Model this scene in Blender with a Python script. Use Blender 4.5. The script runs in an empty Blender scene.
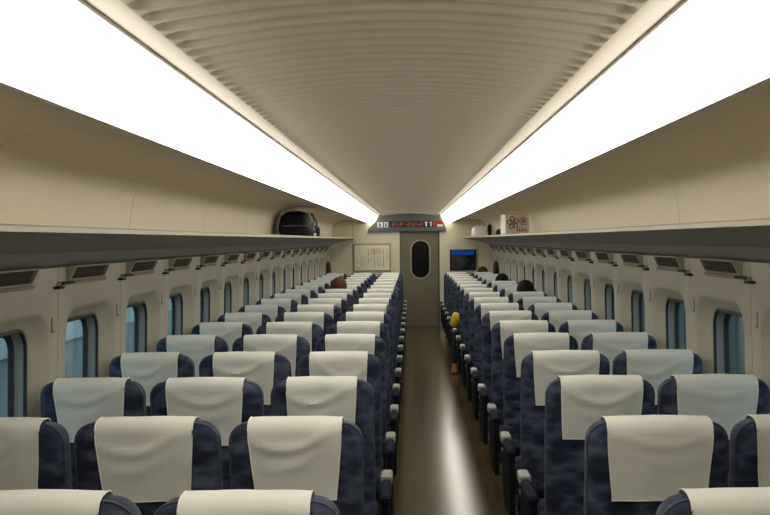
import bpy, bmesh, math, random
from mathutils import Vector, Matrix, noise
random.seed(7)
SC = bpy.context.scene
COL = SC.collection
PI = math.pi

# ------------------------------------------------------------------ camera
F_PX = 1048.0
cam_data = bpy.data.cameras.new('camera')
cam_data.sensor_width = 36.0
cam_data.lens = F_PX * 36.0 / 770.0
cam_data.clip_start = 0.05
cam = bpy.data.objects.new('camera', cam_data)
COL.objects.link(cam)
roll = math.radians(0.5)
fwd = Vector(((412 - 385) / F_PX, (257.5 - 240) / F_PX, -1)).normalized()   # car axis seen by the camera
axx = Vector((math.cos(roll), math.sin(roll), 0))
axx = (axx - fwd * axx.dot(fwd)).normalized()
axz = axx.cross(fwd)
EYE = Vector((0, 0, 1.73))
rot = Matrix((axx, fwd, axz))            # rows = world axes in camera space
cam.matrix_world = Matrix.Translation(EYE) @ rot.to_4x4()
SC.camera = cam

# ------------------------------------------------------------------ view, world, light levels
SC.view_settings.view_transform = 'Standard'
SC.view_settings.look = 'None'
SC.view_settings.gamma = 1.0
SC.view_settings.exposure = 0.0
SC.view_settings.use_curve_mapping = False
LAMP = 5.8                                # luminaire diffusers
LAMP_COL = (1.0, 0.952, 0.838, 1)
SC.cycles.max_bounces = 10
SC.cycles.diffuse_bounces = 6
SC.cycles.transparent_max_bounces = 12
W = bpy.data.worlds.new('dusk_sky')
SC.world = W
W.use_nodes = True
wn = W.node_tree
bgn = wn.nodes['Background']
tc = wn.nodes.new('ShaderNodeTexCoord')
sp = wn.nodes.new('ShaderNodeSeparateXYZ')
rp = wn.nodes.new('ShaderNodeValToRGB')
rp.color_ramp.elements[0].position = 0.0
rp.color_ramp.elements[0].color = (0.23, 0.34, 0.37, 1)
rp.color_ramp.elements[1].position = 0.6
rp.color_ramp.elements[1].color = (0.14, 0.21, 0.25, 1)
wn.links.new(tc.outputs['Generated'], sp.inputs[0])
wn.links.new(sp.outputs['Z'], rp.inputs[0])
wn.links.new(rp.outputs[0], bgn.inputs['Color'])
bgn.inputs['Strength'].default_value = 4.2

# ------------------------------------------------------------------ materials
def nodes_of(name):
    m = bpy.data.materials.new(name)
    m.use_nodes = True
    return m, m.node_tree, m.node_tree.nodes['Principled BSDF']

def plain(name, col, rough=0.5, metal=0.0, spec=0.5, grain=0.0, gscale=60.0, bump=0.0):
    """Principled colour with a fine procedural grain and relief."""
    m, t, b = nodes_of(name)
    b.inputs['Roughness'].default_value = rough
    b.inputs['Metallic'].default_value = metal
    b.inputs['Specular IOR Level'].default_value = spec
    c = t.nodes.new('ShaderNodeTexCoord')
    n = t.nodes.new('ShaderNodeTexNoise')
    n.inputs['Scale'].default_value = gscale
    n.inputs['Detail'].default_value = 3
    t.links.new(c.outputs['Object'], n.inputs['Vector'])
    r = t.nodes.new('ShaderNodeValToRGB')
    r.color_ramp.elements[0].position = 0.3
    r.color_ramp.elements[1].position = 0.7
    r.color_ramp.elements[0].color = tuple(x * (1 - grain) for x in col) + (1,)
    r.color_ramp.elements[1].color = tuple(min(1, x * (1 + grain)) for x in col) + (1,)
    t.links.new(n.outputs['Fac'], r.inputs[0])
    t.links.new(r.outputs[0], b.inputs['Base Color'])
    if bump:
        bp = t.nodes.new('ShaderNodeBump')
        bp.inputs['Strength'].default_value = bump
        bp.inputs['Distance'].default_value = 0.002
        t.links.new(n.outputs['Fac'], bp.inputs['Height'])
        t.links.new(bp.outputs[0], b.inputs['Normal'])
    return m

def glow(name, col, strength):
    m = bpy.data.materials.new(name)
    m.use_nodes = True
    t = m.node_tree
    t.nodes.remove(t.nodes['Principled BSDF'])
    e = t.nodes.new('ShaderNodeEmission')
    e.inputs['Color'].default_value = col
    e.inputs['Strength'].default_value = strength
    t.links.new(e.outputs[0], t.nodes['Material Output'].inputs['Surface'])
    return m

def fabric_mat():
    m, t, b = nodes_of('blue_moquette')
    b.inputs['Roughness'].default_value = 0.85
    b.inputs['Specular IOR Level'].default_value = 0.25
    b.inputs['Sheen Weight'].default_value = 0.12
    b.inputs['Sheen Roughness'].default_value = 0.5
    b.inputs['Sheen Tint'].default_value = (0.7, 0.75, 0.9, 1)
    c = t.nodes.new('ShaderNodeTexCoord')
    oi = t.nodes.new('ShaderNodeObjectInfo')
    ml = t.nodes.new('ShaderNodeMath'); ml.operation = 'MULTIPLY'; ml.inputs[1].default_value = 7.0
    t.links.new(oi.outputs['Random'], ml.inputs[0])
    ad = t.nodes.new('ShaderNodeVectorMath'); ad.operation = 'ADD'
    t.links.new(c.outputs['Object'], ad.inputs[0]); t.links.new(ml.outputs[0], ad.inputs[1])
    mp = t.nodes.new('ShaderNodeMapping')
    mp.inputs['Rotation'].default_value = (0, math.radians(38), 0)
    mp.inputs['Scale'].default_value = (1.0, 1.0, 1.9)
    t.links.new(ad.outputs[0], mp.inputs[0])
    n = t.nodes.new('ShaderNodeTexNoise')
    n.inputs['Scale'].default_value = 9.0
    n.inputs['Detail'].default_value = 2.0
    t.links.new(mp.outputs[0], n.inputs['Vector'])
    v = t.nodes.new('ShaderNodeTexVoronoi')
    v.inputs['Scale'].default_value = 12.0
    t.links.new(mp.outputs[0], v.inputs['Vector'])
    mx = t.nodes.new('ShaderNodeMath'); mx.operation = 'MULTIPLY_ADD'
    mx.inputs[1].default_value = 0.45; 
    t.links.new(v.outputs['Distance'], mx.inputs[0]); t.links.new(n.outputs['Fac'], mx.inputs[2])
    r = t.nodes.new('ShaderNodeValToRGB')
    e = r.color_ramp.elements
    e[0].position = 0.48; e[0].color = (0.012, 0.016, 0.032, 1)
    e[1].position = 0.95; e[1].color = (0.085, 0.10, 0.150, 1)
    q = e.new(0.68); q.color = (0.025, 0.034, 0.066, 1)
    t.links.new(mx.outputs[0], r.inputs[0])
    t.links.new(r.outputs[0], b.inputs['Base Color'])
    f = t.nodes.new('ShaderNodeTexNoise'); f.inputs['Scale'].default_value = 500
    t.links.new(c.outputs['Object'], f.inputs['Vector'])
    bp = t.nodes.new('ShaderNodeBump'); bp.inputs['Strength'].default_value = 0.25; bp.inputs['Distance'].default_value = 0.001
    t.links.new(f.outputs['Fac'], bp.inputs['Height']); t.links.new(bp.outputs[0], b.inputs['Normal'])
    return m

def floor_mat():
    m, t, b = nodes_of('brown_vinyl')
    b.inputs['Roughness'].default_value = 0.18
    b.inputs['Specular IOR Level'].default_value = 0.22
    c = t.nodes.new('ShaderNodeTexCoord')
    mp = t.nodes.new('ShaderNodeMapping'); mp.inputs['Scale'].default_value = (9, 3.2, 9)
    t.links.new(c.outputs['Object'], mp.inputs[0])
    n = t.nodes.new('ShaderNodeTexNoise'); n.inputs['Scale'].default_value = 8; n.inputs['Detail'].default_value = 5
    t.links.new(mp.outputs[0], n.inputs['Vector'])
    r = t.nodes.new('ShaderNodeValToRGB')
    r.color_ramp.elements[0].position = 0.35; r.color_ramp.elements[0].color = (0.052, 0.038, 0.015, 1)
    r.color_ramp.elements[1].position = 0.7; r.color_ramp.elements[1].color = (0.118, 0.088, 0.042, 1)
    t.links.new(n.outputs['Fac'], r.inputs[0]); t.links.new(r.outputs[0], b.inputs['Base Color'])
    w = t.nodes.new('ShaderNodeTexNoise'); w.inputs['Scale'].default_value = 9
    t.links.new(c.outputs['Object'], w.inputs['Vector'])
    bp = t.nodes.new('ShaderNodeBump'); bp.inputs['Strength'].default_value = 0.05; bp.inputs['Distance'].default_value = 0.003
    t.links.new(w.outputs['Fac'], bp.inputs['Height']); t.links.new(bp.outputs[0], b.inputs['Normal'])
    return m

def glass_mat():
    m = bpy.data.materials.new('tinted_pane')
    m.use_nodes = True
    t = m.node_tree
    t.nodes.remove(t.nodes['Principled BSDF'])
    tr = t.nodes.new('ShaderNodeBsdfTransparent'); tr.inputs[0].default_value = (0.90, 0.96, 0.97, 1)
    gl = t.nodes.new('ShaderNodeBsdfGlossy'); gl.inputs['Roughness'].default_value = 0.03
    lw = t.nodes.new('ShaderNodeLayerWeight'); lw.inputs['Blend'].default_value = 0.5
    p5 = t.nodes.new('ShaderNodeMath'); p5.operation = 'POWER'; p5.inputs[1].default_value = 5.0
    t.links.new(lw.outputs['Facing'], p5.inputs[0])
    fr = t.nodes.new('ShaderNodeMath'); fr.operation = 'MULTIPLY_ADD'; fr.inputs[1].default_value = 0.9; fr.inputs[2].default_value = 0.04
    t.links.new(p5.outputs[0], fr.inputs[0])
    mx = t.nodes.new('ShaderNodeMixShader')
    t.links.new(fr.outputs[0], mx.inputs[0]); t.links.new(tr.outputs[0], mx.inputs[1]); t.links.new(gl.outputs[0], mx.inputs[2])
    t.links.new(mx.outputs[0], t.nodes['Material Output'].inputs['Surface'])
    return m

M = {
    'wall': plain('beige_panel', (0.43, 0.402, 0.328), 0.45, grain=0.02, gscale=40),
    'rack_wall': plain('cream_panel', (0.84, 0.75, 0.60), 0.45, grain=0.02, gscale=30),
    'endwall': plain('end_wall_panel', (0.68, 0.63, 0.47), 0.5, grain=0.02),
    'gap': plain('dark_joint', (0.10, 0.085, 0.065), 0.8, grain=0.1),
    'ceil': plain('ceiling_panel', (0.56, 0.495, 0.40), 0.55, grain=0.02),
    'floor': floor_mat(),
    'diff': glow('lamp_diffuser', LAMP_COL, LAMP),
    'trim': plain('grey_trim', (0.25, 0.24, 0.21), 0.5, grain=0.04),
    'lamp_trim': plain('lamp_edge_trim', (0.46, 0.44, 0.40), 0.4, grain=0.03),
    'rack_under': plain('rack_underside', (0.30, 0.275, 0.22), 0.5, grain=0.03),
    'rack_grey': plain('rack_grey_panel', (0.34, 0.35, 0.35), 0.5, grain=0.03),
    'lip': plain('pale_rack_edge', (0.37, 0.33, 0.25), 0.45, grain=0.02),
    'fabric': fabric_mat(),
    'cover': plain('white_linen', (0.72, 0.72, 0.665), 0.85, spec=0.2, grain=0.03, gscale=220, bump=0.15),
    'hem': plain('linen_hem', (0.80, 0.78, 0.71), 0.85, spec=0.2, grain=0.03, gscale=300),
    'piping': plain('seat_piping', (0.070, 0.080, 0.115), 0.6, grain=0.05),
    'dark': plain('dark_plastic', (0.030, 0.030, 0.033), 0.45, grain=0.08),
    'armbody': plain('black_armrest', (0.010, 0.013, 0.024), 0.8, spec=0.10, grain=0.15),
    'sidep': plain('black_side_panel', (0.007, 0.008, 0.012), 0.7, spec=0.12, grain=0.1),
    'grey': plain('grey_plastic', (0.32, 0.32, 0.30), 0.4, grain=0.05),
    'cap': plain('pale_armrest', (0.38, 0.38, 0.35), 0.4, grain=0.05),
    'metal': plain('painted_steel', (0.11, 0.11, 0.11), 0.4, metal=0.6, grain=0.05),
    'gasket': plain('rubber_gasket', (0.018, 0.020, 0.022), 0.6, grain=0.1),
    'reveal': plain('window_reveal', (0.24, 0.27, 0.28), 0.5, grain=0.04),
    'glass': glass_mat(),
    'vent': plain('vent_housing', (0.38, 0.345, 0.265), 0.55, grain=0.03),
    'slat': plain('brown_slat', (0.065, 0.038, 0.018), 0.7, grain=0.08),
    'ventin': plain('vent_inside', (0.030, 0.020, 0.012), 0.8, grain=0.1),
    'door': plain('door_leaf', (0.17, 0.15, 0.095), 0.45, grain=0.03),
    'rim': plain('door_window_rim', (0.34, 0.31, 0.24), 0.4, metal=0.2, grain=0.03),
    'dglass': plain('dark_door_glass', (0.006, 0.007, 0.007), 0.12, spec=0.15, grain=0.1),
    'panel': plain('display_housing', (0.075, 0.08, 0.077), 0.5, grain=0.04),
    'black': plain('black_display', (0.006, 0.006, 0.007), 0.25, grain=0.1),
    'led': glow('led_orange', (1.0, 0.16, 0.05, 1), 0.5),
    'ledw': glow('sign_white', (0.9, 0.92, 0.86, 1), 0.62),
    'ledr': glow('sign_red', (0.9, 0.06, 0.05, 1), 0.55),
    'paper': plain('poster_paper', (0.82, 0.78, 0.62), 0.6, grain=0.02),
    'ink': plain('poster_ink', (0.16, 0.14, 0.10), 0.7, grain=0.1),
    'inkpale': plain('poster_pale_ink', (0.36, 0.33, 0.25), 0.7, grain=0.1),
    'inkred': plain('poster_red_ink', (0.62, 0.09, 0.06), 0.7, grain=0.1),
    'pframe': plain('poster_frame', (0.36, 0.32, 0.23), 0.35, metal=0.5, grain=0.04),
    'scr_blue': glow('screen_blue', (0.010, 0.06, 0.30, 1), 0.6),
    'scr_dim': glow('screen_dim', (0.03, 0.10, 0.13, 1), 0.5),
    'scr_red': glow('screen_red', (0.25, 0.05, 0.03, 1), 0.15),
    'bagblack': plain('black_nylon', (0.010, 0.010, 0.012), 0.6, spec=0.2, grain=0.2, gscale=30, bump=0.3),
    'strap': plain('strap_webbing', (0.11, 0.11, 0.115), 0.6, grain=0.1),
    'bagwhite': plain('white_plastic_bag', (0.86, 0.85, 0.78), 0.4, grain=0.04, gscale=30, bump=0.4),
    'paperbag': plain('paper_bag', (0.90, 0.87, 0.78), 0.6, grain=0.03),
    'print_purple': plain('purple_print', (0.28, 0.10, 0.15), 0.6, grain=0.1),
    'print_red': plain('red_print', (0.62, 0.08, 0.06), 0.6, grain=0.1),
    'coat': plain('dark_wool', (0.022, 0.019, 0.018), 0.9, grain=0.2, bump=0.3),
    'coatbrown': plain('brown_wool', (0.045, 0.030, 0.022), 0.9, grain=0.2, bump=0.3),
    'skin': plain('skin', (0.55, 0.36, 0.26), 0.5, grain=0.04),
    'hair': plain('black_hair', (0.012, 0.010, 0.009), 0.65, spec=0.12, grain=0.3, gscale=120, bump=0.5),
    'hairred': plain('auburn_hair', (0.095, 0.042, 0.020), 0.65, spec=0.12, grain=0.3, gscale=120, bump=0.5),
    'hairbrown': plain('brown_hair', (0.045, 0.030, 0.015), 0.65, spec=0.12, grain=0.3, gscale=120, bump=0.5),
    'eye': plain('eye_white', (0.7, 0.68, 0.64), 0.2),
    'lip_skin': plain('lips', (0.45, 0.19, 0.16), 0.5),
    'yellow': plain('yellow_knit', (0.72, 0.50, 0.03), 0.8, grain=0.08, bump=0.3),
    'shirt': plain('grey_shirt', (0.10, 0.11, 0.13), 0.8, grain=0.1),
    'trouser': plain('dark_trouser', (0.018, 0.018, 0.022), 0.85, grain=0.2),
    'shoe': plain('tan_leather', (0.60, 0.24, 0.08), 0.4, grain=0.1),
    'sole': plain('shoe_sole', (0.05, 0.03, 0.02), 0.7, grain=0.1),
    'ballast': plain('ballast', (0.16, 0.17, 0.17), 0.9, grain=0.5, gscale=9, bump=0.6),
    'concrete': plain('parapet_concrete', (0.42, 0.45, 0.45), 0.85, grain=0.15, gscale=2),
    'concrete_dark': plain('dark_concrete', (0.10, 0.115, 0.11), 0.9, grain=0.3, gscale=2),  # two-seat side parapet and fascia, darker than the opposite one
    'fascia': plain('pale_fascia', (0.78, 0.80, 0.78), 0.7, grain=0.06, gscale=2),
    'rail': plain('pale_rail', (0.75, 0.80, 0.80), 0.5, grain=0.1),
    'steel': plain('track_rail', (0.30, 0.28, 0.26), 0.35, metal=0.8, grain=0.1),
}

# ------------------------------------------------------------------ mesh helpers
class MB:
    def __init__(s):
        s.v, s.f = [], []
    def add(s, verts, faces):
        o = len(s.v)
        s.v += [tuple(p) for p in verts]
        s.f += [tuple(i + o for i in f) for f in faces]
        return s
    def box(s, x0, x1, y0, y1, z0, z1, bev=0.0):
        if bev <= 0:
            v = [(x, y, z) for z in (z0, z1) for y in (y0, y1) for x in (x0, x1)]
            return s.add(v, [(0, 2, 3, 1), (4, 5, 7, 6), (0, 1, 5, 4), (2, 6, 7, 3), (0, 4, 6, 2), (1, 3, 7, 5)])
        hx, hy, cx, cy = (x1 - x0) / 2, (y1 - y0) / 2, (x0 + x1) / 2, (y0 + y1) / 2
        rings = [rrect(hx - bev, hy - bev, bev * .5, 2, 1), rrect(hx, hy, bev, 2, 1), rrect(hx, hy, bev, 2, 1), rrect(hx - bev, hy - bev, bev * .5, 2, 1)]
        zs = [z0, z0 + bev, z1 - bev, z1]
        return s.loft([[(cx + a, cy + b, z) for a, b in r] for r, z in zip(rings, zs)], cap=True)
    def loft(s, rings, cap=False, closed=True, flip=False):
        n = len(rings[0])
        v = [p for r in rings for p in r]
        f = []
        for i in range(len(rings) - 1):
            for j in range(n if closed else n - 1):
                k = (j + 1) % n
                q = (i * n + j, i * n + k, (i + 1) * n + k, (i + 1) * n + j)
                f.append(q[::-1] if flip else q)
        if cap:
            a = tuple(range(n)); b = tuple(range((len(rings) - 1) * n, len(rings) * n))
            f += [a if flip else a[::-1], b[::-1] if flip else b]
        return s.add(v, f)
    def tube(s, pts, r, n=6, cap=True):
        pts = [Vector(p) for p in pts]
        rr = r if isinstance(r, (list, tuple)) else [r] * len(pts)
        rings = []
        for i, p in enumerate(pts):
            d = (pts[min(i + 1, len(pts) - 1)] - pts[max(i - 1, 0)]).normalized()
            u = d.cross(Vector((0, 0, 1)))
            if u.length < 0.2:
                u = d.cross(Vector((0, 1, 0)))
            u.normalize(); w = d.cross(u)
            rings.append([p + (u * math.cos(2 * PI * k / n) + w * math.sin(2 * PI * k / n)) * rr[i] for k in range(n)])
        return s.loft(rings, cap=cap, flip=True)
    def sheet(s, grid, t, nrm):
        """closed thin sheet: grid[i][j] points, thickness t along vectors nrm[i][j]"""
        a, b = len(grid), len(grid[0])
        top = [Vector(p) for r in grid for p in r]
        bot = [Vector(grid[i][j]) - Vector(nrm[i][j]) * t for i in range(a) for j in range(b)]
        N = a * b
        f = []
        for i in range(a - 1):
            for j in range(b - 1):
                q = (i * b + j, i * b + j + 1, (i + 1) * b + j + 1, (i + 1) * b + j)
                f.append(q); f.append(tuple(x + N for x in q[::-1]))
        rim = [j for j in range(b)] + [i * b + b - 1 for i in range(1, a)] + [(a - 1) * b + j for j in range(b - 2, -1, -1)] + [i * b for i in range(a - 2, 0, -1)]
        for k in range(len(rim)):
            p, q = rim[k], rim[(k + 1) % len(rim)]
            f.append((q, p, p + N, q + N))
        return s.add(top + bot, f)
    def mesh(s, name, mat, smooth=35, fix=True):
        me = bpy.data.meshes.new(name)
        me.from_pydata(s.v, [], s.f)
        if fix:
            bm = bmesh.new(); bm.from_mesh(me)
            bmesh.ops.recalc_face_normals(bm, faces=bm.faces)
            bm.to_mesh(me); bm.free()
        me.materials.append(mat)
        if smooth:
            me.polygons.foreach_set('use_smooth', [True] * len(me.polygons))
            me.set_sharp_from_angle(angle=math.radians(smooth))
        me.update()
        return me
    def obj(s, name, mat, parent=None, smooth=35, loc=None, fix=True):
        return link(name, s.mesh(name, mat, smooth, fix), parent, loc)

def rrect(hw, hh, r, nc=5, ne=3):
    r = max(r, 0.0005)
    pts = []
    for (cx, cy, a0) in ((hw - r, hh - r, 0), (-hw + r, hh - r, 90), (-hw + r, -hh + r, 180), (hw - r, -hh + r, 270)):
        arc = [(cx + r * math.cos(math.radians(a0 + 90 * k / nc)), cy + r * math.sin(math.radians(a0 + 90 * k / nc))) for k in range(nc + 1)]
        if pts:
            p, q = pts[-1], arc[0]
            pts += [(p[0] + (q[0] - p[0]) * k / ne, p[1] + (q[1] - p[1]) * k / ne) for k in range(1, ne)]
        pts += arc
    p, q = pts[-1], pts[0]
    pts += [(p[0] + (q[0] - p[0]) * k / ne, p[1] + (q[1] - p[1]) * k / ne) for k in range(1, ne)]
    return pts

def link(name, me, parent=None, loc=None):
    o = bpy.data.objects.new(name, me)
    COL.objects.link(o)
    if parent:
        o.parent = parent
    if loc:
        o.location = loc
    return o

def tag(o, label=None, cat=None, group=None, kind=None):
    if label: o['label'] = label
    if cat: o['category'] = cat
    if group: o['group'] = group
    if kind: o['kind'] = kind
    return o

def thing(name, label, cat, loc=(0, 0, 0), rz=0, group=None):
    o = link(name, None, None, loc)
    o.rotation_euler = (0, 0, rz)
    return tag(o, label, cat, group)

ORD = ['zeroth', 'first', 'second', 'third', 'fourth', 'fifth', 'sixth', 'seventh', 'eighth', 'ninth', 'tenth', 'eleventh', 'twelfth', 'thirteenth',
       'fourteenth', 'fifteenth', 'sixteenth', 'seventeenth', 'eighteenth', 'nineteenth', 'twentieth']
SIDE = {-1: 'three-seat side', 1: 'two-seat side'}

# ------------------------------------------------------------------ car dimensions
CX = -0.05                 # centre line of the car body
PITCH = 1.04
J0 = 4.77                  # first visible wall-panel joint
Y0, Y1 = J0 - 7 * PITCH, 20.8
def row_y(n): return (1.32 + n) * PITCH
def wx(z, w=0.0): return 1.605 - 0.03 * z / 1.62 + w      # half width of the wall face at height z, w metres outwards
def X(s, h): return CX + s * h

# ------------------------------------------------------------------ floor, ceiling, end walls
f = MB()
f.box(X(-1, 1.75), X(1, 1.75), Y0 - 0.1, Y1 + 0.1, -0.12, 0)
tag(f.obj('floor', M['floor'], smooth=0), 'glossy dark brown vinyl floor of the train aisle', 'floor', kind='structure')

# ribbed arched ceiling: transverse grooves every 12 cm with rounded ends
RIB, RH = 0.115, 0.56
def ceil_z(h):
    a = abs(h)
    return 2.289 - 0.050 * (a / RH) ** 2 if a <= RH else 2.239 + 0.05 * (a - RH)
cols = [-0.648, -0.63, -0.61, -0.585, -0.562, -0.558, -0.554, -0.549, -0.543, -0.535, -0.525, -0.515, -0.48, -0.4, -0.27, -0.13, 0]
cols = cols + [-c for c in cols[-2::-1]]
NP = 12
ny = int((Y1 - Y0) / RIB * NP) + 1
grid = []
for i in range(ny + 1):
    y = min(Y0 + i * RIB / NP, Y1)
    ph = (i % NP) / NP
    row = []
    for h in cols:
        e = max(0.0, min(1.0, (0.558 - abs(h)) / 0.040))
        u = (ph - 0.5) / 0.36                                     # groove half width, in periods
        g = max(0.0, 1 - u * u - (1 - e) ** 2)
        row.append((CX + h, y, ceil_z(h) + 0.014 * g ** 0.3))
    grid.append(row)
c = MB()
nc_ = len(cols)
c.add([p for r in grid for p in r], [(i * nc_ + j, (i + 1) * nc_ + j, (i + 1) * nc_ + j + 1, i * nc_ + j + 1) for i in range(ny) for j in range(nc_ - 1)])
ceiling = c.obj('ceiling', M['ceil'], smooth=60, fix=False)
tag(ceiling, 'ribbed arched grey-beige ceiling between the two light strips', 'ceiling', kind='structure')
rf = MB(); rf.box(X(-1, 1.75), X(1, 1.75), Y0 - 0.1, Y1 + 0.1, 2.42, 2.5)
rf.obj('ceiling_shell', M['gap'], ceiling, smooth=0)

wn_ = MB(); wn_.box(X(-1, 1.75), X(1, 1.75), Y0 - 0.1, Y0, 0, 2.42)
tag(wn_.obj('wall_near', M['endwall'], smooth=0), 'plain beige end wall behind the viewer', 'wall', kind='structure')

# far end wall with the door opening, in panels with recessed joints
DX0, DX1, DZ = -0.245, 0.540, 1.915
wf = MB(); wf.box(X(-1, 1.75), DX0, Y1 + 0.012, Y1 + 0.1, 0, 2.42); wf.box(DX1, X(1, 1.75), Y1 + 0.012, Y1 + 0.1, 0, 2.42); wf.box(DX0, DX1, Y1 + 0.012, Y1 + 0.1, DZ, 2.42)
wall_far = tag(wf.obj('wall_far', M['gap'], smooth=0), 'beige panelled end wall with door at the far end', 'wall', kind='structure')
for (a, b, z0, z1) in ((X(-1, 1.75), -1.182, 0.1, 2.42), (-1.176, DX0, 0.1, 2.42), (DX0 + .004, DX1 - .004, DZ + .004, 2.42), (DX1, 1.30, 0.1, 2.42), (1.306, X(1, 1.75), 0.1, 2.42)):
    p = MB(); p.box(a, b, Y1 - 0.004, Y1 + 0.02, z0, z1)
    p.obj('wall_panel', M['endwall'], wall_far, smooth=0)
for (a, b) in ((X(-1, 1.6), DX0), (DX1, X(1, 1.6))):
    p = MB(); p.box(a, b, Y1 - 0.012, Y1 + 0.01, 0, 0.1)
    p.obj('baseboard', M['trim'], wall_far, smooth=0)

# sliding door
door = thing('door_1', 'olive-beige sliding door with an oval dark window at the aisle end', 'door', (0, 0, 0))
door['kind'] = 'structure'
ocx, ocz, ohw, ohh = 0.165, 1.345, 0.172, 0.365
d = MB()
n = len(rrect(1, 1, .1, 8, 3))
outer = [(x + (DX0 + DX1) / 2, z + DZ / 2) for x, z in rrect((DX1 - DX0) / 2, DZ / 2, 0.0005, 8, 3)]
oval = lambda e: [(x + ocx, z + ocz) for x, z in rrect(ohw + e, ohh + e, ohw + e - .003, 8, 3)]
d.loft([[(x, Y1 + 0.09, z) for x, z in outer], [(x, Y1 + 0.04, z) for x, z in outer], [(x, Y1 + 0.04, z) for x, z in oval(0.012)], [(x, Y1 + 0.09, z) for x, z in oval(0.012)]])
d.obj('door_leaf', M['door'], door)
r = MB()
r.loft([[(x, Y1 + 0.05, z) for x, z in oval(0.03)], [(x, Y1 + 0.026, z) for x, z in oval(0.026)], [(x, Y1 + 0.026, z) for x, z in oval(0.006)], [(x, Y1 + 0.055, z) for x, z in oval(0)]])
r.obj('window_rim', M['rim'], door)
g = MB(); g.loft([[(x, Y1 + 0.052, z) for x, z in oval(0.01)], [(x, Y1 + 0.058, z) for x, z in oval(0.01)]], cap=True)
g.obj('window_pane', M['dglass'], door)
h = MB(); h.box(DX0 + 0.04, DX0 + 0.075, Y1 + 0.03, Y1 + 0.045, 0.82, 1.08, 0.004)
h.obj('door_handle', M['trim'], door)
k = MB(); k.box(DX0, DX1, Y1 - 0.03, Y1 + 0.1, 0.0, 0.022)
k.obj('threshold', M['gap'], door, smooth=0)
t_ = MB(); t_.box(DX1 - 0.028, DX1 + 0.004, Y1 - 0.01, Y1 + 0.045, 0.02, DZ)
t_.obj('door_jamb', M['gap'], door, smooth=0)

# ------------------------------------------------------------------ side walls, windows
ZC = 1.085
def wall_ring(s, yc, pts, w):
    return [(X(s, wx(ZC + b, w)), yc + a, ZC + b) for a, b in pts]
PT, PB = 1.618, 0.12
def panel_outline(half, z0=PB, z1=PT):
    return [(a, b + (z0 + z1) / 2 - ZC) for a, b in rrect(half, (z1 - z0) / 2, 0.0005)]

def window_meshes(s):
    pm = MB()
    pm.loft([wall_ring(s, 0, panel_outline(0.517), 0.012), wall_ring(s, 0, panel_outline(0.517), 0.0), wall_ring(s, 0, rrect(.415, .345, .15), 0.0), wall_ring(s, 0, rrect(.402, .333, .14), 0.006),
             wall_ring(s, 0, rrect(.372, .312, .125), 0.030), wall_ring(s, 0, rrect(.318, .293, .11), 0.052), wall_ring(s, 0, rrect(.294, .281, .105), 0.058), wall_ring(s, 0, rrect(.288, .275, .10), 0.066)])
    ga = MB()
    ga.loft([wall_ring(s, 0, rrect(.290, .277, .10), 0.056), wall_ring(s, 0, rrect(.277, .264, .09), 0.055), wall_ring(s, 0, rrect(.274, .261, .088), 0.068), wall_ring(s, 0, rrect(.292, .279, .10), 0.068)])
    re = MB()
    re.loft([wall_ring(s, 0, rrect(.284, .271, .093), 0.066), wall_ring(s, 0, rrect(.276, .263, .09), 0.066), wall_ring(s, 0, rrect(.270, .257, .085), 0.112), wall_ring(s, 0, rrect(.284, .271, .093), 0.112)])
    gi = MB()
    gi.loft([wall_ring(s, 0, rrect(.28, .267, .09), 0.108), wall_ring(s, 0, rrect(.258, .245, .08), 0.108), wall_ring(s, 0, rrect(.256, .243, .078), 0.13), wall_ring(s, 0, rrect(.28, .267, .09), 0.13)])
    gl = MB()
    gl.loft([wall_ring(s, 0, rrect(.27, .257, .085), 0.117), wall_ring(s, 0, rrect(.27, .257, .085), 0.123)], cap=True)
    return (pm.mesh('wall_panel', M['wall'], 40), ga.mesh('gasket', M['gasket']), re.mesh('reveal', M['reveal']), gi.mesh('inner_gasket', M['gasket']), gl.mesh('glass', M['glass']))

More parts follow.
